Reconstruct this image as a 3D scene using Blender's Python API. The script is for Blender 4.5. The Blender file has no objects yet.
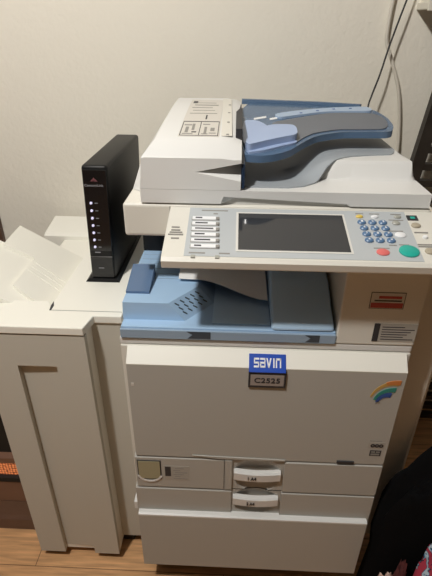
import bpy, bmesh, math, random
from mathutils import Matrix, Vector, noise
random.seed(4)
S = bpy.context.scene
COL = S.collection
# ------------------------------------------------------------------ materials
def mat(name, color, rough=0.5, metal=0.0, bump=0.0, bscale=300.0, var=0.0, vscale=8.0, spec=0.5, emit=None, estr=0.0, alpha_mix=0.0, sheen=0.0):
    m = bpy.data.materials.new(name); m.use_nodes = True
    nt = m.node_tree; b = nt.nodes['Principled BSDF']
    b.inputs['Base Color'].default_value = (*color, 1)
    b.inputs['Roughness'].default_value = rough
    b.inputs['Metallic'].default_value = metal
    b.inputs['Specular IOR Level'].default_value = spec
    tc = nt.nodes.new('ShaderNodeTexCoord')
    if var > 0:
        n = nt.nodes.new('ShaderNodeTexNoise'); n.inputs['Scale'].default_value = vscale
        n.inputs['Detail'].default_value = 4
        nt.links.new(tc.outputs['Object'], n.inputs['Vector'])
        r = nt.nodes.new('ShaderNodeMix'); r.data_type = 'RGBA'
        r.inputs['A'].default_value = (*[c*(1-var) for c in color], 1)
        r.inputs['B'].default_value = (*[min(1, c*(1+var)) for c in color], 1)
        nt.links.new(n.outputs['Fac'], r.inputs['Factor'])
        nt.links.new(r.outputs['Result'], b.inputs['Base Color'])
    if bump > 0:
        n = nt.nodes.new('ShaderNodeTexNoise'); n.inputs['Scale'].default_value = bscale
        n.inputs['Detail'].default_value = 3
        nt.links.new(tc.outputs['Object'], n.inputs['Vector'])
        bp = nt.nodes.new('ShaderNodeBump'); bp.inputs['Strength'].default_value = bump
        bp.inputs['Distance'].default_value = 0.002
        nt.links.new(n.outputs['Fac'], bp.inputs['Height'])
        nt.links.new(bp.outputs['Normal'], b.inputs['Normal'])
    if emit:
        b.inputs['Emission Color'].default_value = (*emit, 1)
        b.inputs['Emission Strength'].default_value = estr
    if alpha_mix > 0:
        out = nt.nodes['Material Output']
        tr = nt.nodes.new('ShaderNodeBsdfTransparent')
        tr.inputs['Color'].default_value = (*[min(1, c*0.6+0.45) for c in color], 1)
        mx = nt.nodes.new('ShaderNodeMixShader'); mx.inputs[0].default_value = alpha_mix
        nt.links.new(b.outputs[0], mx.inputs[1]); nt.links.new(tr.outputs[0], mx.inputs[2])
        nt.links.new(mx.outputs[0], out.inputs['Surface'])
    return m

CREAM  = mat('cream_plastic',   (.72,.70,.635), .45, bump=.06, bscale=900)
WHITE  = mat('white_plastic',   (.74,.74,.725), .4, bump=.05, bscale=900)
GREYWH = mat('pale_grey_plastic', (.70,.69,.655), .45)
DOORM  = mat('shaded_front_plastic', (.45,.44,.405), .45, bump=.06, bscale=900)  # copier plastic darkened: the dimness of the upright fronts is in the colour
SIDEM  = mat('dark_taupe_plastic', (.74,.70,.62), .5)
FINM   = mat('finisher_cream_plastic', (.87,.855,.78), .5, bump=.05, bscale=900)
FINFR  = mat('finisher_front_shaded', (.56,.54,.475), .5, bump=.05, bscale=900)  # the finisher's cream with the shade of its front put into the colour
BLUE   = mat('light_blue_plastic', (.38,.56,.78), .35)
BLUE2  = mat('slate_blue_plastic', (.50,.70,.92), .4)
BLUE3  = mat('dull_blue_plastic', (.29,.39,.51), .35)
GREYBL = mat('dark_slate_recess', (.045,.06,.08), .5)
FLAPM  = mat('smoked_blue_flap', (.10,.17,.30), .2)
NAVY   = mat('navy_smoked_plastic', (.025,.045,.09), .15, alpha_mix=.25)
SMOKE  = mat('clear_blue_plastic', (.14,.23,.37), .15, alpha_mix=.35)
STRIP  = mat('pale_blue_plastic', (.38,.49,.65), .35)
PERI   = mat('periwinkle_plastic', (.36,.46,.68), .35)
TRAYG  = mat('blue_grey_plastic', (.13,.145,.175), .4)
TRAYG2 = mat('pale_blue_grey_plastic', (.35,.385,.42), .45)
PANELG = mat('panel_blue_grey', (.48,.51,.53), .4)
SCREEN = mat('dark_glass', (.035,.037,.042), .06)
BLACK  = mat('black_plastic', (.006,.006,.0065), .45, spec=.3)
BLACKG = mat('black_gloss_plastic', (.007,.007,.008), .12)
DARK   = mat('dark_gap', (.02,.018,.016), .8)
INK    = mat('black_ink', (.03,.03,.035), .6)
INKG   = mat('grey_ink', (.28,.27,.25), .6)
KEYW   = mat('white_key', (.85,.86,.88), .35)
KEYB   = mat('blue_key', (.10,.19,.34), .35)
KEYG   = mat('grey_key', (.38,.38,.34), .4)
KEYT   = mat('tan_key', (.42,.37,.28), .4)
RED    = mat('red_key', (.74,.17,.16), .35)
GREEN  = mat('green_key', (.02,.42,.34), .35)
YEL    = mat('yellow_lamp', (.75,.55,.12), .4)
LBLUE  = mat('badge_blue', (.01,.07,.46), .35)
LWHITE = mat('badge_white', (.9,.9,.9), .4)
LGREY  = mat('badge_grey', (.33,.29,.27), .4)
STK    = mat('sticker_white', (.66,.63,.58), .4)
STKG   = mat('sticker_grey', (.42,.40,.36), .5)
STKR   = mat('sticker_red', (.42,.05,.045), .4)
ORANGE = mat('orange_ink', (.62,.22,.06), .5)
TEALI  = mat('teal_ink', (.03,.24,.20), .5)
BLUEI  = mat('blue_ink', (.03,.09,.32), .5)
AMBERI = mat('amber_ink', (.55,.34,.10), .5)
OLIVE  = mat('olive_window', (.36,.34,.22), .25)
PAPER  = mat('white_paper', (.86,.86,.85), .7)
LED    = mat('violet_white_led', (.8,.78,1), .4, emit=(.72,.68,1), estr=.4)
LOGOW  = mat('silver_print', (.3,.3,.32), .4)
LOGOR  = mat('maroon_print', (.26,.10,.11), .4)
WOOD   = mat('dark_brown_wood', (.13,.072,.048), .45, var=.3, vscale=12)
WOODL  = mat('brown_wood', (.19,.10,.065), .45, var=.25, vscale=14)
SOOT   = mat('black_firebox', (.006,.006,.006), .7)
RACKM  = mat('black_brown_slats', (.03,.025,.02), .5, var=.5, vscale=22)
CABLEW = mat('white_cable', (.66,.62,.54), .5)
CABLEB = mat('black_cable', (.012,.011,.010), .5)
SHELFM = mat('white_shelf', (.72,.69,.60), .5)
CLOTHB = mat('black_cloth', (.004,.004,.0045), .95, bump=.5, bscale=60, spec=.1)
CLOTHP = mat('pale_pink_cloth', (.62,.44,.37), .9, var=.25, vscale=60)
CLOTHR = mat('maroon_cloth', (.13,.03,.03), .9, var=.3, vscale=40)

def wall_mat():
    m = mat('beige_wall_paint', (.84,.80,.705), .75)
    nt = m.node_tree; b = nt.nodes['Principled BSDF']
    tc = nt.nodes.new('ShaderNodeTexCoord')
    n = nt.nodes.new('ShaderNodeTexNoise'); n.inputs['Scale'].default_value = 70; n.inputs['Detail'].default_value = 3
    v = nt.nodes.new('ShaderNodeTexNoise'); v.inputs['Scale'].default_value = 24; v.inputs['Detail'].default_value = 2
    nt.links.new(tc.outputs['Object'], n.inputs['Vector']); nt.links.new(tc.outputs['Object'], v.inputs['Vector'])
    a = nt.nodes.new('ShaderNodeMath'); a.operation = 'ADD'
    nt.links.new(n.outputs['Fac'], a.inputs[0]); nt.links.new(v.outputs['Fac'], a.inputs[1])
    bp = nt.nodes.new('ShaderNodeBump'); bp.inputs['Strength'].default_value = .32; bp.inputs['Distance'].default_value = .005
    nt.links.new(a.outputs[0], bp.inputs['Height']); nt.links.new(bp.outputs['Normal'], b.inputs['Normal'])
    return m
WALL = wall_mat()
ROOM = mat('low_bounce_paint', (.16,.15,.135), .8)  # unseen walls and ceiling, made dark to cut bounced light

def floor_mat():
    m = mat('oak_laminate', (.45,.25,.12), .4)
    nt = m.node_tree; b = nt.nodes['Principled BSDF']
    tc = nt.nodes.new('ShaderNodeTexCoord')
    br = nt.nodes.new('ShaderNodeTexBrick'); br.inputs['Scale'].default_value = 1
    br.inputs['Brick Width'].default_value = 1.2; br.inputs['Row Height'].default_value = .14
    br.inputs['Mortar Size'].default_value = .0012
    br.inputs['Color1'].default_value = (.74,.43,.21,1); br.inputs['Color2'].default_value = (.66,.375,.18,1)
    br.inputs['Mortar'].default_value = (.2,.1,.045,1)
    nt.links.new(tc.outputs['Object'], br.inputs['Vector'])
    mp = nt.nodes.new('ShaderNodeMapping'); mp.inputs['Scale'].default_value = (3, 38, 1)
    nt.links.new(tc.outputs['Object'], mp.inputs['Vector'])
    n = nt.nodes.new('ShaderNodeTexNoise'); n.inputs['Scale'].default_value = 2.2; n.inputs['Detail'].default_value = 6
    nt.links.new(mp.outputs['Vector'], n.inputs['Vector'])
    rp = nt.nodes.new('ShaderNodeValToRGB')
    rp.color_ramp.elements[0].position = .3; rp.color_ramp.elements[0].color = (.62,.6,.58,1)
    rp.color_ramp.elements[1].position = .7; rp.color_ramp.elements[1].color = (1.15,1.12,1.1,1)
    nt.links.new(n.outputs['Fac'], rp.inputs[0])
    mx = nt.nodes.new('ShaderNodeMix'); mx.data_type = 'RGBA'; mx.blend_type = 'MULTIPLY'; mx.inputs['Factor'].default_value = 1
    nt.links.new(br.outputs['Color'], mx.inputs['A']); nt.links.new(rp.outputs['Color'], mx.inputs['B'])
    nt.links.new(mx.outputs['Result'], b.inputs['Base Color'])
    return m
FLOOR = floor_mat()

def mesh_glow_mat():   # the lit honeycomb screen of the fireplace
    m = mat('glowing_ember_screen', (.05,.015,.01), .5)
    nt = m.node_tree; b = nt.nodes['Principled BSDF']
    tc = nt.nodes.new('ShaderNodeTexCoord')
    vo = nt.nodes.new('ShaderNodeTexVoronoi'); vo.inputs['Scale'].default_value = 105; vo.inputs['Randomness'].default_value = .25
    nt.links.new(tc.outputs['Object'], vo.inputs['Vector'])
    rp = nt.nodes.new('ShaderNodeValToRGB')
    rp.color_ramp.elements[0].position = .25; rp.color_ramp.elements[0].color = (1,.30,.10,1)
    rp.color_ramp.elements[1].position = .6; rp.color_ramp.elements[1].color = (.10,.012,.006,1)
    nt.links.new(vo.outputs['Distance'], rp.inputs[0])
    nt.links.new(rp.outputs['Color'], b.inputs['Emission Color']); b.inputs['Emission Strength'].default_value = .7
    return m
EMBER = mesh_glow_mat()

def pattern_mat():
    m = mat('red_blue_patterned_cloth', (.4,.04,.07), .9)
    nt = m.node_tree; b = nt.nodes['Principled BSDF']
    tc = nt.nodes.new('ShaderNodeTexCoord')
    w = nt.nodes.new('ShaderNodeTexWave'); w.inputs['Scale'].default_value = 16; w.inputs['Distortion'].default_value = 9
    w.inputs['Detail'].default_value = 2; w.inputs['Detail Scale'].default_value = 2
    nt.links.new(tc.outputs['Object'], w.inputs['Vector'])
    rp = nt.nodes.new('ShaderNodeValToRGB'); cr = rp.color_ramp; cr.interpolation = 'CONSTANT'
    cr.elements[0].position = 0; cr.elements[0].color = (.42,.035,.07,1)
    cr.elements[1].position = .55; cr.elements[1].color = (.012,.012,.03,1)
    e = cr.elements.new(.72); e.color = (.10,.28,.48,1)
    e = cr.elements.new(.88); e.color = (.5,.6,.66,1)
    nt.links.new(w.outputs['Fac'], rp.inputs[0]); nt.links.new(rp.outputs['Color'], b.inputs['Base Color'])
    return m
CLOTHX = pattern_mat()

# ------------------------------------------------------------------ helpers
def top(o):
    while o.parent: o = o.parent
    return o
XF = None        # placement of the sub-assembly being built (None: already in room coordinates)
def obj(name, bm, m, parent=None, smooth=False, label=None):
    if XF is not None: bm.transform(XF)
    if parent is not None:
        bmesh.ops.translate(bm, verts=bm.verts, vec=-Vector(top(parent).location))
    bmesh.ops.recalc_face_normals(bm, faces=bm.faces)
    me = bpy.data.meshes.new(name); bm.to_mesh(me); bm.free()
    me.materials.append(m)
    if smooth:
        for p in me.polygons: p.use_smooth = True
        try: me.set_sharp_from_angle(angle=math.radians(38))
        except Exception: pass
    o = bpy.data.objects.new(name, me); COL.objects.link(o)
    if parent is not None: o.parent = parent
    if label: o['label'] = label
    return o
def tag(o, label, cat, group=None):
    o['label'] = label; o['category'] = cat
    if group: o['group'] = group
    return o
def thing(name, label, cat, loc):
    o = bpy.data.objects.new(name, None); COL.objects.link(o); o.location = loc
    o.empty_display_size = .05
    return tag(o, label, cat)
def rebase(o):     # put a single-mesh thing's origin at its base centre
    me = o.data; vs = [v.co for v in me.vertices]
    c = Vector(((min(v.x for v in vs)+max(v.x for v in vs))/2, (min(v.y for v in vs)+max(v.y for v in vs))/2, min(v.z for v in vs)))
    me.transform(Matrix.Translation(-c)); o.location = c
    return o
def struct(name, bm, m):
    o = obj(name, bm, m); o['kind'] = 'structure'; return o
def xf(bm, vs, M):
    if M is not None: bmesh.ops.transform(bm, matrix=M, verts=vs)
def box(bm, x0, x1, y0, y1, z0, z1, M=None, bev=0.0, seg=2):
    co = [(x,y,z) for x in (x0,x1) for y in (y0,y1) for z in (z0,z1)]
    v = [bm.verts.new(c) for c in co]
    fs = [bm.faces.new([v[i] for i in f]) for f in ((0,1,3,2),(4,6,7,5),(0,4,5,1),(2,3,7,6),(0,2,6,4),(1,5,7,3))]
    out = v
    if bev > 0:
        es = list({e for f in fs for e in f.edges})
        r = bmesh.ops.bevel(bm, geom=es, offset=bev, segments=seg, profile=.5, affect='EDGES')
        out = list({vv for f in r['faces'] for vv in f.verts} | {vv for f in fs if f.is_valid for vv in f.verts})
    xf(bm, out, M)
    return out
def B(*a, **k):
    bm = bmesh.new(); box(bm, *a, **k); return bm
def prism(bm, pts, a0, a1, axis='z', M=None, pts2=None, bev=0.0, seg=2):
    """polygon extruded along an axis; pts2 = a different outline at a1"""
    def mk(p, a):
        return {'z': (p[0],p[1],a), 'x': (a,p[0],p[1]), 'y': (p[0],a,p[1])}[axis]
    A = [bm.verts.new(mk(p,a0)) for p in pts]; Bv = [bm.verts.new(mk(p,a1)) for p in (pts2 or pts)]
    fs = [bm.faces.new(A[::-1]), bm.faces.new(Bv)]
    n = len(pts)
    for i in range(n): fs.append(bm.faces.new((A[i],A[(i+1)%n],Bv[(i+1)%n],Bv[i])))
    out = A+Bv
    if bev > 0:
        bmesh.ops.recalc_face_normals(bm, faces=fs)
        es = list({e for f in fs for e in f.edges})
        r = bmesh.ops.bevel(bm, geom=es, offset=bev, segments=seg, profile=.5, affect='EDGES')
        out = list({vv for f in r['faces'] for vv in f.verts} | {vv for f in fs if f.is_valid for vv in f.verts})
    xf(bm, out, M)
    return out
def PR(pts, a0, a1, axis='z', **k):
    bm = bmesh.new(); prism(bm, pts, a0, a1, axis, **k); return bm
def grid(fn, nu, nv, thick=0.0):
    """surface from fn(u,v) -> (x,y,z); thick > 0 gives it a body below"""
    bm = bmesh.new()
    T = [[bm.verts.new(fn(i/nu, j/nv)) for j in range(nv+1)] for i in range(nu+1)]
    for i in range(nu):
        for j in range(nv): bm.faces.new((T[i][j],T[i+1][j],T[i+1][j+1],T[i][j+1]))
    if thick > 0:
        L = [[bm.verts.new(T[i][j].co - Vector((0,0,thick))) for j in range(nv+1)] for i in range(nu+1)]
        for i in range(nu):
            for j in range(nv): bm.faces.new((L[i][j],L[i][j+1],L[i+1][j+1],L[i+1][j]))
        for i in range(nu):
            bm.faces.new((T[i][0],L[i][0],L[i+1][0],T[i+1][0])); bm.faces.new((T[i][nv],T[i+1][nv],L[i+1][nv],L[i][nv]))
        for j in range(nv):
            bm.faces.new((T[0][j],T[0][j+1],L[0][j+1],L[0][j])); bm.faces.new((T[nu][j],L[nu][j],L[nu][j+1],T[nu][j+1]))
    return bm
def tube(pts, r, n=8, sub=6):
    P = [Vector(p) for p in pts]; Q = []
    for i in range(len(P)-1):
        p0 = P[max(i-1,0)]; p1 = P[i]; p2 = P[i+1]; p3 = P[min(i+2,len(P)-1)]
        for k in range(sub):
            t = k/sub
            Q.append(.5*((2*p1)+(p2-p0)*t+(2*p0-5*p1+4*p2-p3)*t*t+(3*p1-p0-3*p2+p3)*t**3))
    Q.append(P[-1]); bm = bmesh.new(); rings = []
    for i, q in enumerate(Q):
        d = (Q[min(i+1,len(Q)-1)]-Q[max(i-1,0)]).normalized()
        a = d.cross(Vector((0,1,0)) if abs(d.y) < .9 else Vector((1,0,0))).normalized(); b = d.cross(a)
        rings.append([bm.verts.new(q+(a*math.cos(2*math.pi*k/n)+b*math.sin(2*math.pi*k/n))*r) for k in range(n)])
    for i in range(len(rings)-1):
        for k in range(n): bm.faces.new((rings[i][k],rings[i][(k+1)%n],rings[i+1][(k+1)%n],rings[i+1][k]))
    bm.faces.new(rings[0][::-1]); bm.faces.new(rings[-1])
    return bm
def disc(bm, cx, cy, rx, ry, z0, z1, M=None, n=20, dome=.7):
    """a domed key: oval base, top ring smaller"""
    rings = []
    for (s,z) in ((1,z0),(1,z0+(z1-z0)*.6),(dome,z1)):
        rings.append([bm.verts.new((cx+rx*s*math.cos(2*math.pi*k/n), cy+ry*s*math.sin(2*math.pi*k/n), z)) for k in range(n)])
    for i in range(2):
        for k in range(n): bm.faces.new((rings[i][k],rings[i][(k+1)%n],rings[i+1][(k+1)%n],rings[i+1][k]))
    bm.faces.new(rings[0][::-1]); bm.faces.new(rings[2])
    vs = [v for r in rings for v in r]; xf(bm, vs, M); return vs
def text(s, width, height, M, depth=.0006, space=1.0, bold=0.0):
    """lettering fitted to width x height, lying in local XY with its lower left at 0,0"""
    cu = bpy.data.curves.new('t', 'FONT'); cu.body = s; cu.extrude = .02; cu.space_character = space; cu.offset = bold
    o = bpy.data.objects.new('t', cu); COL.objects.link(o)
    dg = bpy.context.evaluated_depsgraph_get()
    me = bpy.data.meshes.new_from_object(o.evaluated_get(dg))
    bm = bmesh.new(); bm.from_mesh(me)
    bpy.data.objects.remove(o); bpy.data.curves.remove(cu); bpy.data.meshes.remove(me)
    xs = [v.co.x for v in bm.verts]; ys = [v.co.y for v in bm.verts]; zs = [v.co.z for v in bm.verts]
    x0,x1,y0,y1,z0,z1 = min(xs),max(xs),min(ys),max(ys),min(zs),max(zs)
    for v in bm.verts:
        v.co = Vector(((v.co.x-x0)/(x1-x0)*width, (v.co.y-y0)/(y1-y0)*height, (v.co.z-z0)/(z1-z0)*depth))
    bm.transform(M); return bm
def front(x, y, z):      # local XY plane of a front face at depth y, facing the viewer
    return Matrix.Translation((x,y,z)) @ Matrix.Rotation(math.pi/2, 4, 'X')
def smooth01(t):
    t = max(0., min(1., t)); return t*t*(3-2*t)

# ------------------------------------------------------------------ the room
RX0, RX1, RY0, RY1, RZ = -3.6, 3.4, -5.2, .8, 3.1
struct('floor', B(RX0,RX1,RY0,RY1,-.05,0), FLOOR)
struct('wall_back', B(RX0-.1,RX1+.1,RY1,RY1+.1,-.05,RZ+.05), WALL)
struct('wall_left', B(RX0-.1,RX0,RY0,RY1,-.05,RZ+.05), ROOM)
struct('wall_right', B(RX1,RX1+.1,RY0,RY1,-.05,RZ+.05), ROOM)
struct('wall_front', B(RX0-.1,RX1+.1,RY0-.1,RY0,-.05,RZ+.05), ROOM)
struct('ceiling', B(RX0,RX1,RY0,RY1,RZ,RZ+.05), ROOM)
struct('trim_1', B(-.965,-.882,RY1-.022,RY1,0,.93,bev=.003), WOOD)

# ------------------------------------------------------------------ the photocopier
cop = thing('photocopier', 'large cream office photocopier with blue inner tray and document feeder on top', 'photocopier', (.08,.28,0))
# --- base cabinet
bm = bmesh.new()
box(bm, -.243,.395, .0,.60, .125,.886, bev=.004)
cab = obj('cabinet', bm, CREAM, cop)
obj('plinth', B(-.225,.38,.012,.58,.035,.125), DARK, cop, label='dark recessed base')
bm = bmesh.new(); prism(bm, [(.3955,.075),(.490,.075),(.503,.09),(.503,.50),(.490,.53),(.3955,.53)], .13, 1.105, 'z')
obj('side_cover', bm, SIDEM, cop)
for x in (-.19,.345):
    for y in (.07,.52):
        bm = bmesh.new(); bmesh.ops.create_cone(bm, cap_ends=True, segments=18, radius1=.022, radius2=.022, depth=.022,
            matrix=Matrix.Translation((x,y,.022)) @ Matrix.Rotation(math.pi/2,4,'Y'))
        obj('caster', bm, BLACK, cop)
obj('deck', B(-.2435,.395,.002,.60,.886,.906,bev=.004), WHITE, cop)
obj('corner_tab', B(-.247,-.236,-.03,.002,.355,.385,bev=.003), WHITE, cop, label='small white tab at lower left corner')
# --- front door, its upper edge bevelled back
FP = -.03
bm = bmesh.new(); prism(bm, [(-.001,.568),(FP,.568),(FP,.8555),(-.001,.8555)], -.226,.384, 'x')
door = obj('front_door', bm, DOORM, cop)
obj('lit_bevel', PR([(-.001,.8555),(FP,.8555),(FP,.857),(-.002,.886),(-.001,.886)], -.226,.384, 'x'), FINM, door, label='bevelled top of the door, coloured pale for the light it catches')  # same part as the door; the bevel's brightness is put into the colour
bm = bmesh.new()   # the grip: a shallow wedge under the lower edge of the door
prism(bm, [(-.02,.568),(.145,.568),(.145,.572),(.01,.5745),(-.085,.577)], FP-.0025, FP+.002, 'y')
obj('grip', bm, DOORM, door)
obj('latch', B(.270,.312,FP-.003,FP+.004,.5685,.577,bev=.001), INK, door, label='small dark latch slot')
obj('lock_screw', B(-.219,-.213,FP-.0012,FP+.001,.795,.803), STK, door)
# maker's badge, spanning the bevel: a flat plate standing on the door
BA = math.atan2(.028,.028)
BM = Matrix.Translation((.043,-.0385,.8520)) @ Matrix.Rotation(BA, 4, 'X')      # lies along the bevelled strip
badge = obj('badge', B(0,.080,0,.0405,-.004,0,M=BM,bev=.0006,seg=1), LBLUE, door, label='blue badge with white lettering')
GL = {'s':[(0,0,5,1),(4,0,5,3),(0,2,5,3),(0,2,1,5),(0,4,5,5)], 'a':[(0,0,5,1),(4,0,5,5),(0,4,5,5),(0,2,5,3),(0,0,1,3)],
      'i':[(1.8,0,3.0,5)], 'n':[(0,0,1.2,5),(3.8,0,5,5),(0,3.9,5,5)]}
ltr = bmesh.new(); gx, gy = .0023, .0042
for ch, px in (('s',0),('a',5.9),('v',11.6),('i',16.4),('n',20.6)):
    for (a0,b0,a1,b1) in GL.get(ch, []):
        box(ltr, .0105+(px+a0)*gx, .0105+(px+a1)*gx, .0105+b0*gy, .0105+b1*gy, -.0005,.0004, M=BM)
    if ch == 'v':
        for sg in (0,1):
            q = [(0,5),(1.3,5),(3.2,0),(1.9,0)] if sg == 0 else [(5,5),(3.7,5),(1.9,0),(3.1,0)]
            prism(ltr, [(.0105+(px+a)*gx, .0105+b*gy) for a,b in q], -.0005,.0004, 'z', M=BM)
obj('lettering', ltr, LWHITE, badge)
md = bmesh.new(); box(md, .043,.125, -.035,-.0285, .806,.849, bev=.0008)
plate = obj('model_plate', md, INK, door, label='grey plate with dark model lettering')
obj('plate_face', B(.0475,.1205,-.0357,-.034,.8125,.8425), LGREY, plate)
obj('lettering', text('C2525', .056,.014, front(.056,-.0358,.8205), .0006, 1.08, .02), INK, plate)
# rainbow swoosh
def arc_band(cx, cz, r0, r1, a0, a1, taper, y, n=18, sx=1.0):
    bm = bmesh.new(); A=[];Bv=[]
    for k in range(n+1):
        t = k/n; a = math.radians(a0+(a1-a0)*t); w = (r1-r0)*(1-taper*(1-t))
        ro = r1; ri = r1-w
        A.append((cx+sx*ro*math.cos(a), cz+ro*math.sin(a))); Bv.append((cx+sx*ri*math.cos(a), cz+ri*math.sin(a)))
    prism(bm, A+Bv[::-1], y-.0008, y+.0006, 'y'); return bm
def emblem(cx, cz, r0, r1, a0, a1, taper, y, m, label):
    k = .86; x0, z0 = .345, .800
    return arc_band(x0+(cx-x0)*k-.003, z0+(cz-z0)*k+.011, r0*k, r1*k, a0, a1, taper, y), m, label
for q,(a,nm) in enumerate((((.377,.762,.048,.064,172,88,.75,FP,AMBERI,'rainbow swoosh emblem'),'rainbow_emblem'),((.377,.762,.052,.066,118,84,.3,FP-.0007,ORANGE,'orange stroke'),'stroke'),
        ((.371,.756,.033,.048,172,84,.6,FP-.0007,TEALI,'green stroke'),'stroke'),((.362,.754,.017,.032,178,80,.5,FP-.0007,BLUEI,'dark blue stroke'),'stroke'),((.336,.752,.001,.006,200,-10,.1,FP-.0007,INKG,'grey dot'),'stroke'))):
    bm, m_, lb = emblem(*a); o = obj(nm, bm, m_, door if q == 0 else swoosh, label=lb)
    if q == 0: swoosh = o
DZ = .013
# two small printed marks
m1 = obj('feature_mark', B(.3365,.3745,FP-.0006,FP+.001,.612+DZ,.632+DZ), STKG, door)
for k in range(3):
    obj('symbol', arc_band(.3475+.010*k,.6205+DZ,.002,.0055,0,350,.0,FP-.0006), INK, m1)
obj('caption', B(.339,.367,FP-.0006,FP+.001,.6345+DZ,.6365+DZ), INKG, m1)
m2 = obj('feature_mark', B(.3445,.3715,FP-.0006,FP+.001,.585+DZ,.604+DZ), INK, door, label='dark square printed mark')
for a in ((.3475,.3565,.5965,.601),(.359,.368,.5965,.601),(.3475,.368,.588,.5935)):
    obj('symbol', B(a[0],a[1],FP-.0010,FP,a[2]+DZ,a[3]+DZ), INKG, m2)

# --- paper drawers
def dish(x0, x1, z0, z1, xc, zc, a, b, depth):
    def f(u, v):
        x = x0+(x1-x0)*u; z = z0+(z1-z0)*v
        q = 1-((x-xc)/a)**2-((z-zc)/b)**2
        return (x, FP+.004+(depth*math.sqrt(q) if q > 0 else 0), z)
    return grid(f, 40, 24)
def tray_drawer(z0, z1, zh0, zh1, mark, first):
    d = obj('paper_drawer', PR([(0,z0+.002),(FP,z0+.002),(FP,z1-.007),(FP+.005,z1-.002),(0,z1-.002)], -.237+(.006 if first else 0), -.006 if first else .0145, 'x'), DOORM, cop)
    if first: obj('edge_strip', PR([(0,z0+.002),(FP-.001,z0+.002),(FP-.001,z1-.006),(FP+.003,z1-.002),(0,z1-.002)], -.0042, .0145, 'x'), DOORM, d)
    obj('right_panel', PR([(0,z0+.002),(FP-.001,z0+.002),(FP-.001,z1-.006),(FP+.005,z1-.002),(0,z1-.002)], .145, .384, 'x'), DOORM, d)
    obj('finger_recess', dish(.0148,.1448,z0+.001,z1-.001,.078,zh0+.012,.060,(z1-zh0)*.86,.013), DOORM, d, smooth=True)
    # curved pull handle
    def hp(off, y0):
        A = []
        for k in range(17):
            t = k/16; x = .019+.118*t; s = (2*t-1)**2
            A.append((x, y0-.003*(1-s)))
        return A
    bm = bmesh.new(); n = 16
    fr = hp(0, FP-.006); bk = [(x, y+.013) for x,y in fr]
    zt = lambda t: zh1-.003*math.sin(math.pi*t)
    zb = lambda t: zh0+.004-.003*math.sin(math.pi*t)
    R = []
    for k in range(n+1):
        t = k/n
        R.append([bm.verts.new((fr[k][0],fr[k][1],zb(t)+.002)), bm.verts.new((fr[k][0],fr[k][1]-.001,zt(t)-.004)), bm.verts.new((fr[k][0],fr[k][1]+.003,zt(t))),
                  bm.verts.new((bk[k][0],bk[k][1]+.000,zt(t))), bm.verts.new((bk[k][0],bk[k][1]-.004,zb(t)))])
    for k in range(n):
        for j in range(5): bm.faces.new((R[k][j],R[k][(j+1)%5],R[k+1][(j+1)%5],R[k+1][j]))
    bm.faces.new(R[0]); bm.faces.new(R[-1][::-1])
    h = obj('handle', bm, WHITE, d, smooth=True, label='white curved pull handle')
    obj('tray_number', text(mark, .021,.011, front(.055,FP-.0102,(zh0+zh1)/2-.007), .0012, 1.0, .02), INK, h)
    return d
d1 = tray_drawer(.450,.566,.493,.528,'1 A4',True)
d2 = tray_drawer(.337,.449,.394,.430,'2 A4',False)
# paper window and label on the upper drawer
w = obj('paper_window', B(-.226,-.166,FP-.0015,FP+.004,.482,.551), INK, d1, label='olive paper level window')
obj('window_pane', B(-.2235,-.1685,FP-.0025,FP+.002,.485,.5485), OLIVE, w)
obj('window_lip', arc_band(-.196,.5045,.027,.0325,197,343,.0,FP-.002,sx=1.02), WHITE, w, label='white curved lip')
l = obj('size_label', B(-.158,-.094,FP-.0006,FP+.002,.480,.533), STKG, d1, label='grey sticker with a dark panel')
obj('label_panel', B(-.156,-.141,FP-.0010,FP,.495,.530), INK, l)
for k in range(6):
    obj('print_line', B(-.135+.004*(k%2),-.099-.009*((k*5)%3),FP-.0010,FP,.486+.0075*k,.4885+.0075*k), INKG, l)
# large lower drawer
bm = bmesh.new(); prism(bm, [(.0,.122),(-.045,.122),(-.045,.349),(.0,.349)], -.234,.378, 'x')
ld = obj('lower_drawer', bm, DOORM, cop)
obj('top_edge', PR([(.0,.349),(-.045,.349),(-.045,.354),(-.040,.357),(.0,.357)], -.234,.378, 'x'), WHITE, ld, label='rounded top edge, coloured white for the light from above')  # paler than the drawer: overhead light on its top put into the colour
obj('drawer_gap', B(-.23,.375,-.012,.0,.3575,.338), DARK, cop)

# --- upper column, scanner
bm = bmesh.new(); box(bm, .228,.395, .0,.60, .906,1.109, bev=.003)
col = obj('right_column', bm, CREAM, cop)
obj('rear_column', B(-.236,.228,.401,.60,.906,1.111), BLACK, cop)
# stickers on the column
s1 = obj('service_sticker', B(.285,.352,-.0008,.001,1.000,1.036), STK, col, label='white and red service sticker')
obj('sticker_border', B(.2835,.3535,-.0004,.001,.9985,1.0375), INK, s1)
obj('red_band', B(.286,.351,-.0012,0,1.001,1.013), STKR, s1)
obj('print_line', B(.300,.346,-.0012,0,1.023,1.029), STKR, s1)
obj('print_line', B(.292,.347,-.0012,0,1.0165,1.0195), INK, s1)
s2 = obj('rating_label', B(.303,.393,-.0008,.001,.905+.012,.962), STKG, col, label='grey printed rating label with black end')
obj('black_end', B(.303,.315,-.0012,0,.917,.962), INK, s2)
for k in range(6):
    obj('print_line', B(.320,.388-.007*((k*3)%4),-.0012,0,.922+.0062*k,.9238+.0062*k), INK, s2)
# the whole upper unit (scanner, feeder, panel) is drawn in its own units: 1.1 to the metre's 1, standing back on the base
XF = Matrix.Translation((0,.08175,-.15)) @ Matrix.Scale(1.1, 4)
bm = bmesh.new(); box(bm, -.208,.3625, .0,.47, 1.147,1.213, bev=.006, seg=3)
scan = obj('scanner', bm, CREAM, cop)
obj('seam', B(-.1190,-.1175,-.0012,.01,1.150,1.209), INKG, scan)
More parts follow.
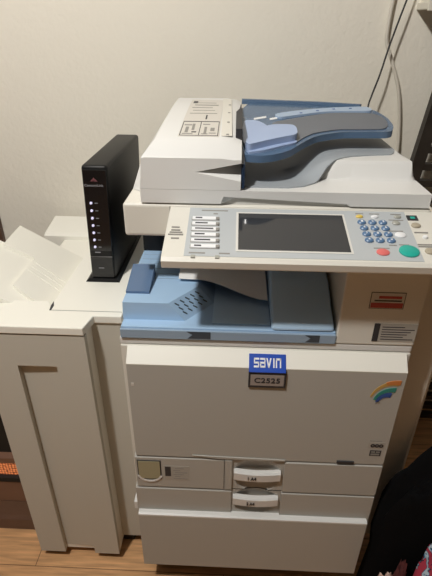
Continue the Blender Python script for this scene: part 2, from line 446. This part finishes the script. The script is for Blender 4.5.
# --- lid: platen cover with raised right end
def lidz(x, y):
    a = smooth01((x-.135-.05*(0 if y > .09 else 1))/.065)
    return 1.241+.034*a*smooth01((y-.083)/.016)*smooth01((.354-x-.02*max(0,y-.1))/.009)
XL, XR, YF, YB = -.172, .356, .0, .50
def lidf(u, v):
    x = XL+(XR-XL)*u; vv = v**1.5; y = YF+(YB-YF)*vv
    return (x, y, lidz(x,y))
bm = bmesh.new(); N, Mv = 100, 64
T = [[bm.verts.new(lidf(i/N, j/Mv)) for j in range(Mv+1)] for i in range(N+1)]
for i in range(N):
    for j in range(Mv): bm.faces.new((T[i][j],T[i+1][j],T[i+1][j+1],T[i][j+1]))
edge = [T[i][0] for i in range(N+1)]+[T[N][j] for j in range(1,Mv+1)]+[T[i][Mv] for i in range(N-1,-1,-1)]+[T[0][j] for j in range(Mv-1,0,-1)]
low = []
for v in edge:
    z = 1.2155
    if v.co.y < .001 and -.024 < v.co.x < .213:      # long finger groove under the front edge
        z = 1.2165+.013*(1-.75*((v.co.x+.024)/.237))
    low.append(bm.verts.new((v.co.x, v.co.y, z)))
ne = len(edge)
for i in range(ne): bm.faces.new((edge[i],low[i],low[(i+1)%ne],edge[(i+1)%ne]))
bm.faces.new(low)
lid = obj('platen_lid', bm, WHITE, cop, smooth=True)
obj('lid_underside', B(-.165,.345,.006,.495,1.2135,1.238), GREYWH, lid)
bm = bmesh.new(); prism(bm, [(-.172,.06),(-.172,.46),(-.2,.44),(-.204,.085)], 1.2140, 1.268, 'z', pts2=[(-.160,.07),(-.160,.46),(-.183,.44),(-.186,.10)])
obj('hinge_cover', bm, WHITE, lid)

# --- document feeder cover on the left
def prof(u): # y,z across the cover from front foot to back
    return [(.0,1.2415),(.0,1.297),(.003,1.3005),(.040,1.3205),(.047,1.3230),(.16,1.3345),(.30,1.3430),(.41,1.3450),(.435,1.339),(.45,1.3150),(.455,1.2415)]
P = prof(0); bm = bmesh.new(); rows = []
for (y,z) in P:
    h = (z-1.2415)/.104
    xl = -.172+.010*h+ (.018*smooth01((h-.52)/.30)); 
    xr = .012
    rows.append([bm.verts.new((xl,y,z)), bm.verts.new((xl+.006,y,z+.0015 if h>.1 else z)), bm.verts.new((xr-.036,y,z+.0015 if h>.1 else z)), bm.verts.new((xr-(.014 if h>.5 else 0),y,z-.001 if h>.1 else z)), bm.verts.new((xr,y,z-(.006*smooth01((h-.5)/.3))))])
for i in range(1,len(rows)-1):
    for j in range(4): bm.faces.new((rows[i][j],rows[i][j+1],rows[i+1][j+1],rows[i+1][j]))
sa, st_, sb_, sc = [bm.verts.new(p) for p in ((-.072,0,1.2735),(.012,0,1.2905),(.012,0,1.2580),(.012,.045,1.2885))]
bm.faces.new(rows[0][:]+[sb_,sa,st_]+rows[1][::-1])
bm.faces.new((sa,sc,st_)); bm.faces.new((sa,sb_,sc))
bm.faces.new([r[0] for r in rows]); bm.faces.new([rows[0][4],sb_,sc,st_]+[r[4] for r in rows[1:]])
bm.faces.new(rows[0][::-1]); bm.faces.new(rows[-1])
feeder = obj('feeder_cover', bm, WHITE, cop, smooth=True)
# raised instruction label on the top: slopes with the cover
def fz(y):
    for (y0,z0),(y1,z1) in zip(P[1:],P[2:]):
        if y0 <= y <= y1: return z0+(z1-z0)*(y-y0)/(y1-y0)+.0015
    return 1.3465
def patch(x0, x1, y0, y1, lift, th=.0006, skew=0):
    n = 6
    def f(u, v):
        y = y0+(y1-y0)*v; return (x0+(x1-x0)*u+skew*v, y, fz(y)+lift)
    return grid(f, 1, n, th)
lab = obj('instruction_label', patch(-.106,-.030,.052,.375,.0006), STK, feeder, label='pale label printed with jam diagrams')
obj('label_mark', patch(-.100,-.090,.325,.352,.0010), INK, lab)
obj('label_mark', patch(-.062,-.059,.165,.20,.0010), INK, lab)
obj('frame_line', patch(-.104,-.032,.145,.1485,.0010), INK, lab)
obj('frame_line', patch(-.104,-.032,.056,.058,.0010), INK, lab)
for x in (-.104,-.069,-.0335): obj('frame_line', patch(x,x+.0013,.056,.1485,.0010), INK, lab)
for (x0,x1,y0,y1) in ((-.1,-.085,.12,.126),(-.096,-.09,.075,.11),(-.083,-.074,.075,.081),(-.1,-.08,.065,.069),(-.084,-.079,.09,.13),(-.064,-.05,.125,.13),(-.06,-.055,.07,.11),(-.048,-.040,.085,.105),(-.05,-.037,.07,.074),(-.064,-.052,.065,.069)):
    obj('diagram_stroke', patch(x0,x1,y0,y1,.0010), INK if (int(x0*1000)%2) else INKG, lab)
for k in range(5):
    obj('print_line', patch(-.098+.004*(k%2),-.04-.006*(k%3),.215+.028*k,.2185+.028*k,.0010), INKG, lab)
obj('side_band', patch(-.026,-.006,.056,.39,.0012,skew=-.006), CREAM, feeder, label='cream strip with small lamps')
for k in range(4): obj('lamp_mark', patch(-.017,-.012,.06+.08*k,.066+.08*k,.0018), INKG, feeder)
obj('vent_grille', B(.0005,.0125,.06,.37,1.306,1.3385), INK, feeder, label='dark ribbed vent strip')

# --- blue feeder tray (slopes up to the back)
def ftz(y): return 1.295+.107*y
def slab(pts, lift, th, m, name, par, rnd=None, label=None):
    if len(pts) > 6:
        for _ in range(2):
            q = []
            for a, b in zip(pts, pts[1:]+pts[:1]):
                q += [(a[0]*.8+b[0]*.2, a[1]*.8+b[1]*.2), (a[0]*.2+b[0]*.8, a[1]*.2+b[1]*.8)]
            pts = q
    bm = bmesh.new()
    Tv = [bm.verts.new((x,y,ftz(y)+lift)) for x,y in pts]; Lv = [bm.verts.new((x,y,ftz(y)+lift-th)) for x,y in pts]
    bm.faces.new(Tv); bm.faces.new(Lv[::-1]); n = len(pts)
    for i in range(n): bm.faces.new((Tv[i],Lv[i],Lv[(i+1)%n],Tv[(i+1)%n]))
    return obj(name, bm, m, par, label=label)
tray_pts = [(.0135,.415),(.12,.405),(.228,.39),(.30,.378),(.328,.345),(.340,.285),(.338,.225),(.322,.182),(.270,.180),(.218,.178),(.165,.150),(.142,.122),(.12,.088),(.105,.064),(.089,.048),(.068,.034),(.047,.028),(.028,.030),(.0135,.036)]
ft = slab(tray_pts, 0, .013, SMOKE, 'feeder_tray', cop, label='translucent blue original tray')
slab([(.068,.225),(.14,.272),(.217,.316),(.312,.318),(.330,.285),(.328,.232),(.312,.196),(.265,.192),(.214,.190),(.160,.162),(.136,.132),(.118,.10),(.098,.12)], .002, .004, TRAYG, 'tray_bed', ft)
slab([(.085,.290),(.14,.322),(.217,.350),(.308,.368),(.318,.345),(.312,.325),(.217,.322),(.14,.286),(.095,.262)], .004, .005, STRIP, 'rear_guide_rail', ft, label='pale blue guide rail')
slab([(.0135,.412),(.20,.394),(.30,.374),(.295,.368),(.2,.386),(.0135,.404)], .007, .011, SMOKE, 'rear_fence', ft)
slab([(.0145,.235),(.045,.235),(.064,.205),(.078,.15),(.075,.095),(.045,.07),(.0145,.06)], .005, .006, PERI, 'entry_plate', ft)
g = slab([(.018,.060),(.030,.098),(.052,.148),(.075,.168),(.115,.170),(.122,.150),(.120,.105),(.085,.085),(.050,.060),(.024,.040)], .016, .020, PERI, 'paper_guide', ft, label='periwinkle sliding paper guide')
slab([(.120,.108),(.085,.088),(.050,.063),(.024,.043),(.024,.036),(.052,.046),(.086,.072),(.118,.094)], .004, .016, PERI, 'guide_lip', g)
for k,(x,y) in enumerate(((.145,.297),(.185,.318),(.225,.334),(.265,.341))):
    slab([(x,y),(x+.006,y+.001),(x+.006,y+.007),(x,y+.006)], .0046, .001, BLUEI, 'size_mark', ft)
for x0,x1 in ((.040,.068),(.075,.092)):
    slab([(x0,.254),(x1,.254+(x1-x0)*.6),(x1,.266+(x1-x0)*.6),(x0,.266)], .0008, .001, LWHITE, 'size_mark', ft)
# smoked exit hood below the tray, beside the cover
bm = bmesh.new()
prism(bm, [(.002,1.245),(.006,1.288),(.04,1.297),(.36,1.331),(.36,1.245)], .0125,.0185, 'x')
obj('exit_hood', bm, NAVY, cop, label='dark smoked blue exit hood')
# blue grey delivery tray moulded into the lid
outl = [(.020,.022),(.130,.030),(.156,.055),(.176,.082),(.200,.100),(.225,.135),(.262,.150),(.320,.158),(.344,.195),(.350,.28),(.345,.42),(.020,.42)]
def inside_x(y):   # right limit of the tray at depth y
    pts = [(.020,.10),(.030,.130),(.055,.156),(.082,.176),(.100,.200),(.125,.225),(.140,.275),(.150,.322),(.19,.337),(.45,.340)]
    for (a,xa),(b,xb) in zip(pts,pts[1:]):
        if a <= y <= b: return xa+(xb-xa)*(y-a)/(b-a)
    return .348
def outf(u, v):
    y = .020+.43*v; xr = inside_x(y); x = .019+(xr-.019)*u
    z = max(lidz(x,y), 1.241+.034*smooth01((x-.10)/.10)*smooth01((y-.05)/.05))+.0022
    return (x, y, z)
obj('delivery_tray', grid(outf, 30, 40, .004), TRAYG2, cop, smooth=True, label='pale blue grey moulded delivery tray')

# --- control panel
PM = Matrix.Translation((0,0,1.208)) @ Matrix.Rotation(math.atan(.271), 4, 'X')
def pl(t): return -t*1.036           # world depth t in front of the scanner -> local y
bm = bmesh.new()
pr = [(.0,.0),(-.142,.0),(-.149,-.004),(-.150,-.016),(-.143,-.024),(-.10,-.040),(.0,-.052)]
prism(bm, pr, -.117,.412, 'x', M=PM)
pan = obj('control_panel', bm, CREAM, cop)
obj('panel_face', B(-.080,.3115,pl(.134),pl(.002),-.002,.0008,M=PM), PANELG, pan, label='blue grey key area')
sb = obj('screen_bezel', B(.0055,.2005,pl(.121),pl(.014),-.002,.0016,M=PM), GREYWH, pan)
obj('touch_screen', B(.0095,.1965,pl(.117),pl(.018),-.002,.0022,M=PM), SCREEN, pan, label='dark blank touch screen')
for k in range(6):
    t = .033+.0152*k; x = -.0735+.0006*k
    fr = obj('function_key', B(x,x+.047,pl(t+.0055),pl(t-.0035),0,.0030,M=PM,bev=.001,seg=1), KEYW, pan, label='white function key')
    obj('key_shadow_line', B(x-.001,x+.049,pl(t+.0068),pl(t-.0030),0,.0012,M=PM), INKG, fr)
    obj('key_lettering', B(x+.006,x+.018+.005*((k*7)%5),pl(t+.0028),pl(t-.0002),.0030,.0034,M=PM), INK, fr)
    obj('key_lamp', B(x+.0425,x+.048,pl(t+.006),pl(t-.001),.0028,.0036,M=PM), INKG, fr)
for x in (-.068,-.028): obj('lamp_window', B(x,x+.007,pl(.1385),pl(.132),-.001,.0016,M=PM), KEYG, pan)
for (x0,x1,t) in ((-.058,-.010,.010),(-.036,-.028,.0195),(-.072,-.045,.1265),(-.022,-.004,.1265),(-.108,-.092,.068),(-.110,-.088,.074),(-.112,-.086,.080),(-.106,-.092,.090),(-.108,-.094,.060)):
    obj('caption', B(x0,x1,pl(t+.0016),pl(t-.0014),0,.0012,M=PM), INKG, pan)
for r in range(4):
    for c in range(3):
        bm = bmesh.new(); disc(bm, .2285+.0186*c+.0012*r, pl(.036+.0162*r), .0074,.0066, 0,.0045, M=PM)
        kk = obj('number_key', bm, KEYB, pan, smooth=True, label='blue number key')
        s = '123456789*0#'[r*3+c]
        obj('digit', text(s, .0034,.0048, PM @ Matrix.Translation((.2268+.0186*c+.0012*r, pl(.036+.0162*r)-.0024,.0045)), .0004, 1, .01), LWHITE, kk)
def key(name, x, t, rx, ry, m, label=None, h=.004):
    bm = bmesh.new(); disc(bm, x, pl(t), rx, ry, 0, h, M=PM); return obj(name, bm, m, pan, smooth=True, label=label)
key('stop_key', .249,.1145,.0108,.0085, RED, 'red stop key')
key('start_key', .2925,.111,.0165,.0150, GREEN, 'large green start key', .005)
key('clear_key', .2885,.069,.0095,.0075, KEYW, 'white key')
key('mode_key', .289,.036,.0072,.0058, KEYG, 'grey key')
key('mode_key', .2955,.0185,.0068,.0042, KEYG, 'grey key')
key('mode_key', .2545,.0195,.0065,.0040, KEYW, 'white key')
key('interrupt_key', .2275,.0195,.0065,.0042, YEL, 'yellow key')
key('power_key', .3225,.041,.0080,.0068, KEYT, 'tan key on the white strip')
key('power_key', .3275,.109,.0085,.0075, KEYT, 'tan key on the white strip')
key('power_lamp', .3295,.073,.0045,.0040, KEYW, 'small white lamp')
emb = obj('power_emblem', B(.3125,.3315,pl(.026),pl(.012),0,.0012,M=PM), INK, pan, label='black square with a pale mark')
obj('emblem_mark', B(.3185,.3265,pl(.022),pl(.016),.001,.0016,M=PM), GREEN, emb)
for (x0,x1,t) in ((.222,.236,.010),(.247,.265,.010),(.285,.304,.010),(.278,.304,.027),(.271,.296,.058),(.236,.262,.104),(.280,.297,.094),(.263,.276,.096),(.315,.338,.060),(.312,.340,.092),(.312,.338,.097)):
    obj('caption', B(x0,x1,pl(t+.0012),pl(t-.0010),0,.0013,M=PM), INKG, pan)

XF = None
# --- blue inner paper tray
TZ, BZ = .934, .976
bm = bmesh.new()
box(bm, -.238,.226, .003,.40, .9065,TZ, bev=.002)
itray = obj('inner_tray', bm, BLUE, cop)
fs_ = obj('front_strip', B(-.239,.2265,-.003,.004,.9072,.9295,bev=.0012), BLUE3, itray)
for (x0,x1) in ((-.094,-.042),(.160,.192)):
    obj('grip_recess', PR([(x0,.9285),(x1,.9285),(x1,.9105),(x0+.002,.9105),(x0+.013,.9205)], -.0036,.0,'y'), GREYBL, fs_, label='dark grip recess')
lo = [(-.238,.030),(-.100,.030),(-.040,.110),(-.040,.39),(-.238,.39)]
hi = [(-.237,.033),(-.137,.033),(-.077,.113),(-.077,.39),(-.237,.39)]
bm = bmesh.new(); prism(bm, lo, TZ, BZ, 'z', pts2=hi)
rb = obj('raised_block', bm, BLUE, itray)
P0, P1, P2, P3 = Vector((-.137,.033,BZ)), Vector((-.077,.113,BZ)), Vector((-.040,.110,TZ)), Vector((-.100,.030,TZ))
nrm = (P1-P0).cross(P3-P0).normalized()
if nrm.z < 0: nrm = -nrm
for i in range(5):
    for j in range(3):
        u = .16+.17*i; v = .22+.24*j
        c = P0*(1-u)*(1-v)+P1*u*(1-v)+P2*u*v+P3*(1-u)*v
        e = Vector((1,-.15,0)); e = (e-nrm*e.dot(nrm)).normalized(); w_ = nrm.cross(e)
        bm = bmesh.new(); q = [bm.verts.new(c+e*a+w_*b+nrm*.0012) for a,b in ((-.006,-.0013),(.006,-.0013),(.006,.0013),(-.006,.0013))]
        q2 = [bm.verts.new(x_.co-nrm*.0030) for x_ in q]; bm.faces.new(q); bm.faces.new(q2[::-1])
        for k in range(4): bm.faces.new((q[k],q2[k],q2[(k+1)%4],q[(k+1)%4]))
        obj('slot', bm, GREYBL, rb)
for k in range(9):
    obj('groove', B(-.232,-.082,.145+.026*k,.1465+.026*k,BZ-.001,BZ+.0006), BLUE3, rb)
bm = bmesh.new(); prism(bm, [(.072,BZ),(.072,BZ+.006),(.165,BZ+.028),(.165,BZ)], -.237,-.184, 'x')
obj('side_flap', bm, FLAPM, itray, label='smoked dark blue flap at the left')
bm = bmesh.new()
prism(bm, [(.002,TZ),(.002,.944),(.012,.951),(.055,.968),(.115,.998),(.16,1.008),(.298,1.010),(.298,TZ)], .088,.222, 'x', bev=.007, seg=3)
obj('right_cover', bm, BLUE2, itray, smooth=True, label='slate blue rounded cover')
obj('bed_plate', B(-.040,.087,.02,.39,TZ,TZ+.003), BLUE2, itray)

# --- black panel added for the shade in the cavity behind the inner tray
obj('shade_panel', B(-.237,.226,.300,.400,.977,1.110), BLACK, cop, label='black panel standing in for the shade behind the inner tray')

# ------------------------------------------------------------------ sheet of paper in the inner tray
def sheet(u, v):
    x = -.124+.208*u-.004*v; y0 = .130-.004*u-.034*smooth01((u-.25)/.75)
    y = y0+(.29-y0)*v
    z = .982+.004*(1-u)-.026*smooth01((u-.2)/.8)*(1-v)+.018*v
    return (x, y, z)
bm = grid(sheet, 24, 14, .0006)
tag(rebase(obj('paper_sheet', bm, PAPER, smooth=True)), 'white sheet of paper lying in the blue inner tray under the control panel', 'paper')

# ------------------------------------------------------------------ finisher on the left
fin = thing('finisher', 'tall cream side unit with sloping output tray docked left of the photocopier', 'finisher', (-.43,.42,0))
bm = bmesh.new()
# front with a tall shallow recess that deepens towards the left
box(bm, -.585,-.333, .046,.76, .035,.850); box(bm, -.437,-.333,.046,.76,.850,.886); box(bm, -.585,-.437,.046,.118,.850,.886)
obj('cabinet', bm, FINM, fin)
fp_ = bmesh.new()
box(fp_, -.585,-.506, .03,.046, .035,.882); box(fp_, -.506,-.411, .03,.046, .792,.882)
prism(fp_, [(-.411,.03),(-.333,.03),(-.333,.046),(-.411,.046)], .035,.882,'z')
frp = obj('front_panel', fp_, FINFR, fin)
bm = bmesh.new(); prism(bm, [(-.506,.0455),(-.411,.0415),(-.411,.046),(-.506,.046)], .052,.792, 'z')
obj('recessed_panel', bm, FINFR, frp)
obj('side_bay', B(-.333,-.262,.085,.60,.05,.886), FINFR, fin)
# top cover: front rail, notch to the step, plate the modem stands on
bm = bmesh.new()
prism(bm, [(-.333,.027),(-.322,.080),(-.256,.080),(-.256,.76),(-.395,.76),(-.395,.60),(-.437,.45),(-.437,.120),(-.45,.142),(-.66,.142),(-.66,.027)], .886,.907, 'z', bev=.0025)
obj('top_cover', bm, FINM, fin)
obj('cover_gap', B(-.585,-.340,.035,.12,.8815,.887), DARK, fin)
obj('plate_seam', B(-.434,-.259,.0985,.1005,.9065,.9074), INKG, fin)
obj('plate_seam', PR([(-.4375,.120),(-.4375,.140),(-.430,.120),(-.430,.0985),(-.434,.0985)], .9065,.9075,'z'), INK, fin)
obj('rear_rail', PR([(.64,.80),(.64,.864),(.652,.871),(.765,.890),(.765,.80)], -.655,-.438,'x'), FINM, fin)
# sloping output tray: broad lower sheet with a raised ribbed half
def otz(x): return .862+(-.437-x)*.56
def oslab(pts, lift, th, name, par, m):
    bm = bmesh.new()
    Tv = [bm.verts.new((x,y,otz(x)+lift)) for x,y in pts]; Lv = [bm.verts.new((x,y,otz(x)+lift-th)) for x,y in pts]
    bm.faces.new(Tv); bm.faces.new(Lv[::-1]); n = len(pts)
    for i in range(n): bm.faces.new((Tv[i],Lv[i],Lv[(i+1)%n],Tv[(i+1)%n]))
    return obj(name, bm, m, par)
ot = oslab([(-.440,.125),(-.440,.352),(-.76,.352),(-.76,.125)], -.011, .012, 'output_tray', fin, FINM)
oslab([(-.440,.15),(-.440,.447),(-.506,.449),(-.640,.455),(-.634,.327),(-.556,.333),(-.553,.180),(-.470,.15)], .001, .0118, 'raised_leaf', ot, FINM)
for (a,b) in ((.314,.285),(.290,.262),(.267,.239)):
    oslab([(-.453,b),(-.453,b+.006),(-.550,a+.006),(-.550,a)], .0030, .003, 'rib', ot, FINM)
for (x0,x1) in ((-.575,-.535),(-.40,-.345)):
    obj('foot', B(x0,x1,.05,.10,0,.036), BLACK, fin)
obj('plinth', B(-.57,-.30,.10,.70,.004,.05), DARK, fin)

# ------------------------------------------------------------------ modem standing on the finisher
mod = thing('modem', 'tall black modem with a column of lit indicators standing on the finisher', 'modem', (-.345,.41,.9078))
SH = Matrix.Identity(4); SH[0][2] = .034; SH[0][3] = -.034*.912     # leans a little to the right
bm = bmesh.new()
prism(bm, [(-.387,.243),(-.297,.243),(-.297,.60),(-.387,.60)], .9078,.916,'z', pts2=[(-.379,.247),(-.303,.247),(-.303,.60),(-.379,.60)])
obj('foot', bm, BLACK, mod)
bm = bmesh.new()
prism(bm, [(-.3725,.25),(-.309,.25),(-.303,.615),(-.3725,.615)], .912,1.216,'z', M=SH, bev=.008, seg=3)
case = obj('case', bm, BLACK, mod, smooth=True)
obj('front_panel', B(-.3695,-.312,.2485,.254,.995,1.206,M=SH,bev=.001,seg=1), BLACKG, mod)
obj('lower_panel', B(-.3695,-.312,.2485,.254,.920,.980,M=SH,bev=.001,seg=1), BLACKG, mod)
obj('port_mark', B(-.350,-.336,.2478,.249,.9465,.948,M=SH), LOGOW, mod)
obj('reset_mark', B(-.356,-.342,.2478,.249,.991,.9935,M=SH), LOGOW, mod)
for k in range(7):
    z = 1.1245-.0195*k
    bm = bmesh.new(); bmesh.ops.create_cone(bm, cap_ends=True, segments=16, radius1=.0034, radius2=.0028, depth=.003,
        matrix=SH @ Matrix.Translation((-.3545,.247,z)) @ Matrix.Rotation(math.pi/2,4,'X'))
    led = obj('indicator_light', bm, LED, mod, label='lit violet white indicator')
    obj('indicator_caption', B(-.3455,-.3385,.2478,.249,z-.001,z+.0005,M=SH), LOGOW, led)
obj('brand_lettering', text('CenturyLink', .046,.0075, SH @ front(-.3665,.2482,1.1640), .0006, 1.05, .012), LOGOW, mod)
lg = bmesh.new()
for k in range(3):
    prism(lg, [(-.346+.003*k-.006,1.1775),(-.346+.003*k,1.1775+.010-.003*abs(k-1)),(-.346+.003*k+.006,1.1775),(-.346+.003*k,1.181)], .2475,.2495,'y', M=SH)
obj('emblem', lg, LOGOR, mod)
for k in range(13):
    obj('vent_slot', B(-.357,-.330,.285+.021*k,.291+.021*k,1.214,1.2154,M=SH), BLACKG, case)

# ------------------------------------------------------------------ electric fireplace at far left
fire = thing('electric_fireplace', 'dark brown wooden electric fireplace with glowing orange screen at the left', 'fireplace', (-.95,.25,0))
obj('body', B(-1.30,-.60,.17,.42,.0,.62), WOOD, fire)
obj('firebox', B(-1.22,-.615,.150,.172,.345,.57), SOOT, fire, label='black firebox')
obj('upper_ledge', PR([(.172,.308),(.138,.308),(.138,.330),(.150,.345),(.172,.345)], -1.28,-.605,'x'), WOODL, fire)
obj('ember_screen', B(-1.22,-.612,.156,.172,.232,.308), EMBER, fire, label='glowing orange honeycomb screen')
obj('screen_sill', B(-1.22,-.608,.142,.172,.214,.233), SOOT, fire)
obj('lower_board', B(-1.28,-.604,.145,.172,.112,.214,bev=.004), WOODL, fire)
obj('base_moulding', PR([(.172,.0),(.120,.0),(.120,.05),(.128,.065),(.135,.085),(.145,.112),(.172,.112)], -1.30,-.598,'x'), WOOD, fire)
obj('mantel', B(-1.32,-.59,.13,.43,.62,.65,bev=.004), WOOD, fire)

# ------------------------------------------------------------------ right hand side
shelf = thing('wall_shelf', 'white wall shelf end at the upper right corner above the copier', 'shelf', (.80,.76,1.548))
obj('board', B(.525,1.15,.705,.80,1.548,1.566,bev=.002), SHELFM, shelf)
obj('front_lip', B(.525,1.15,.700,.707,1.544,1.572,bev=.001), SHELFM, shelf)
for x in (.535,.60): obj('bracket', B(x,x+.006,.735,.80,1.566,1.72), SHELFM, shelf)
tag(rebase(obj('cable', tube([(.452,.785,1.62),(.447,.785,1.55),(.449,.785,1.47),(.474,.784,1.416),(.510,.780,1.331),(.536,.780,1.21),(.540,.770,1.10),(.51,.75,.95),(.50,.73,.50),(.50,.72,.12),(.56,.70,.006)], .0055), CABLEW, smooth=True)),
    'thick off white cable running down the wall behind the copier', 'cable')
tag(rebase(obj('cable', tube([(.492,.76,1.62),(.478,.755,1.569),(.452,.75,1.463),(.434,.74,1.38),(.418,.735,1.32),(.408,.72,1.285),(.405,.70,1.20),(.405,.69,1.0),(.40,.70,.5),(.39,.70,.1),(.34,.73,.004)], .0028), CABLEB, smooth=True)),
    'thin black cable hanging down to the blue feeder tray', 'cable')
# dark slatted rack behind the copier
rk = thing('slatted_rack', 'dark slatted rack standing against the wall right of the copier', 'rack', (.78,.68,0))
bm = bmesh.new(); prism(bm, [(.440,0),(.480,0),(.630,1.45),(.592,1.45)], .66,.69,'y'); obj('side_post', bm, RACKM, rk)
bm = bmesh.new(); prism(bm, [(.96,0),(1.0,0),(1.10,1.45),(1.06,1.45)], .66,.69,'y'); obj('side_post', bm, RACKM, rk)
for k in range(26):
    z = .06+.053*k; x0 = .465+.150*z/1.45
    obj('slat', B(x0,x0+.47,.662,.688,z-.010,z+.010), RACKM, rk)

def heap(cx, cy, rx, ry, h, seed, m, amp=.25, n=36, freq=5, zb=0., top_pow=.5):
    bm = bmesh.new(); rings = []
    for j in range(n//2+1):
        t = j/(n//2); r = []
        for i in range(n):
            a = 2*math.pi*i/n
            rr = math.sin(t*math.pi/2); zz = math.cos(t*math.pi/2)**top_pow
            p = Vector((rr*math.cos(a), rr*math.sin(a), zz))
            d = 1+amp*(noise.noise(p*freq*.5+Vector((seed,0,0)))+.45*noise.noise(p*freq*1.4+Vector((0,seed,0))))
            k = d if t < .97 else 1+.3*(d-1)
            r.append(bm.verts.new((cx+rx*p.x*k, cy+ry*p.y*k, zb+max(0,h*p.z*d))))
            if j == 0: break
        rings.append(r)
    for i in range(n): bm.faces.new((rings[0][0],rings[1][i],rings[1][(i+1)%n]))
    for j in range(1,n//2):
        for i in range(n): bm.faces.new((rings[j][i],rings[j+1][i],rings[j+1][(i+1)%n],rings[j][(i+1)%n]))
    bm.faces.new(rings[-1][::-1])
    return bm
tag(rebase(obj('cloth_heap', heap(.625,-.005,.215,.066,.57,3.1,CLOTHB,.10,44,5,0,.36), CLOTHB, smooth=True)),
    'big rumpled heap of black cloth on the floor right of the copier', 'clothing')
tag(rebase(obj('cloth_bundle', heap(.560,-.125,.072,.045,.38,7.7,CLOTHX,.2,30,5,0,.5), CLOTHX, smooth=True)),
    'red cloth with blue and white pattern at the bottom right corner', 'clothing')
tag(rebase(obj('cloth_bundle', heap(.432,-.115,.036,.03,.22,1.3,CLOTHP,.3,26,6,0,.5), CLOTHP, smooth=True)),
    'pale pinkish crumpled cloth on the floor by the lower drawer', 'clothing')
tag(rebase(obj('cloth_bundle', heap(.482,-.085,.016,.02,.25,5.3,CLOTHR,.2,26,6,0,.5), CLOTHR, smooth=True)),
    'small maroon cloth lying between the pale cloth and the patterned one', 'clothing')

# ------------------------------------------------------------------ light, camera
lp = bpy.data.lights.new('ceiling_lamp', 'POINT'); lp.energy = 140; lp.color = (1,.97,.92); lp.shadow_soft_size = .07
lo_ = bpy.data.objects.new('ceiling_lamp', lp); lo_.location = (-.68,-.84,2.8); COL.objects.link(lo_)
W = bpy.data.worlds.new('World'); S.world = W; W.use_nodes = True
W.node_tree.nodes['Background'].inputs[0].default_value = (1,.93,.82,1)
W.node_tree.nodes['Background'].inputs[1].default_value = .01
cam = bpy.data.cameras.new('camera'); co = bpy.data.objects.new('camera', cam); COL.objects.link(co)
cam.sensor_fit = 'VERTICAL'; cam.sensor_height = 36; cam.lens = 36*460.69/576; cam.clip_start = .02
yaw, pitch, roll = .03809898, .51529033, .00848211
F = Vector((-math.sin(yaw)*math.cos(pitch), math.cos(yaw)*math.cos(pitch), -math.sin(pitch)))
R0 = Vector((math.cos(yaw), math.sin(yaw), 0)); U0 = R0.cross(F)
Rr = R0*math.cos(roll)+U0*math.sin(roll); Uu = U0*math.cos(roll)-R0*math.sin(roll)
Mx = Matrix((Rr, Uu, -F)).transposed().to_4x4(); Mx.translation = (0,-.8175,1.5)
co.matrix_world = Mx
S.camera = co
S.view_settings.view_transform = 'Standard'; S.view_settings.look = 'None'
S.view_settings.exposure = 0; S.view_settings.gamma = 1; S.view_settings.use_curve_mapping = False
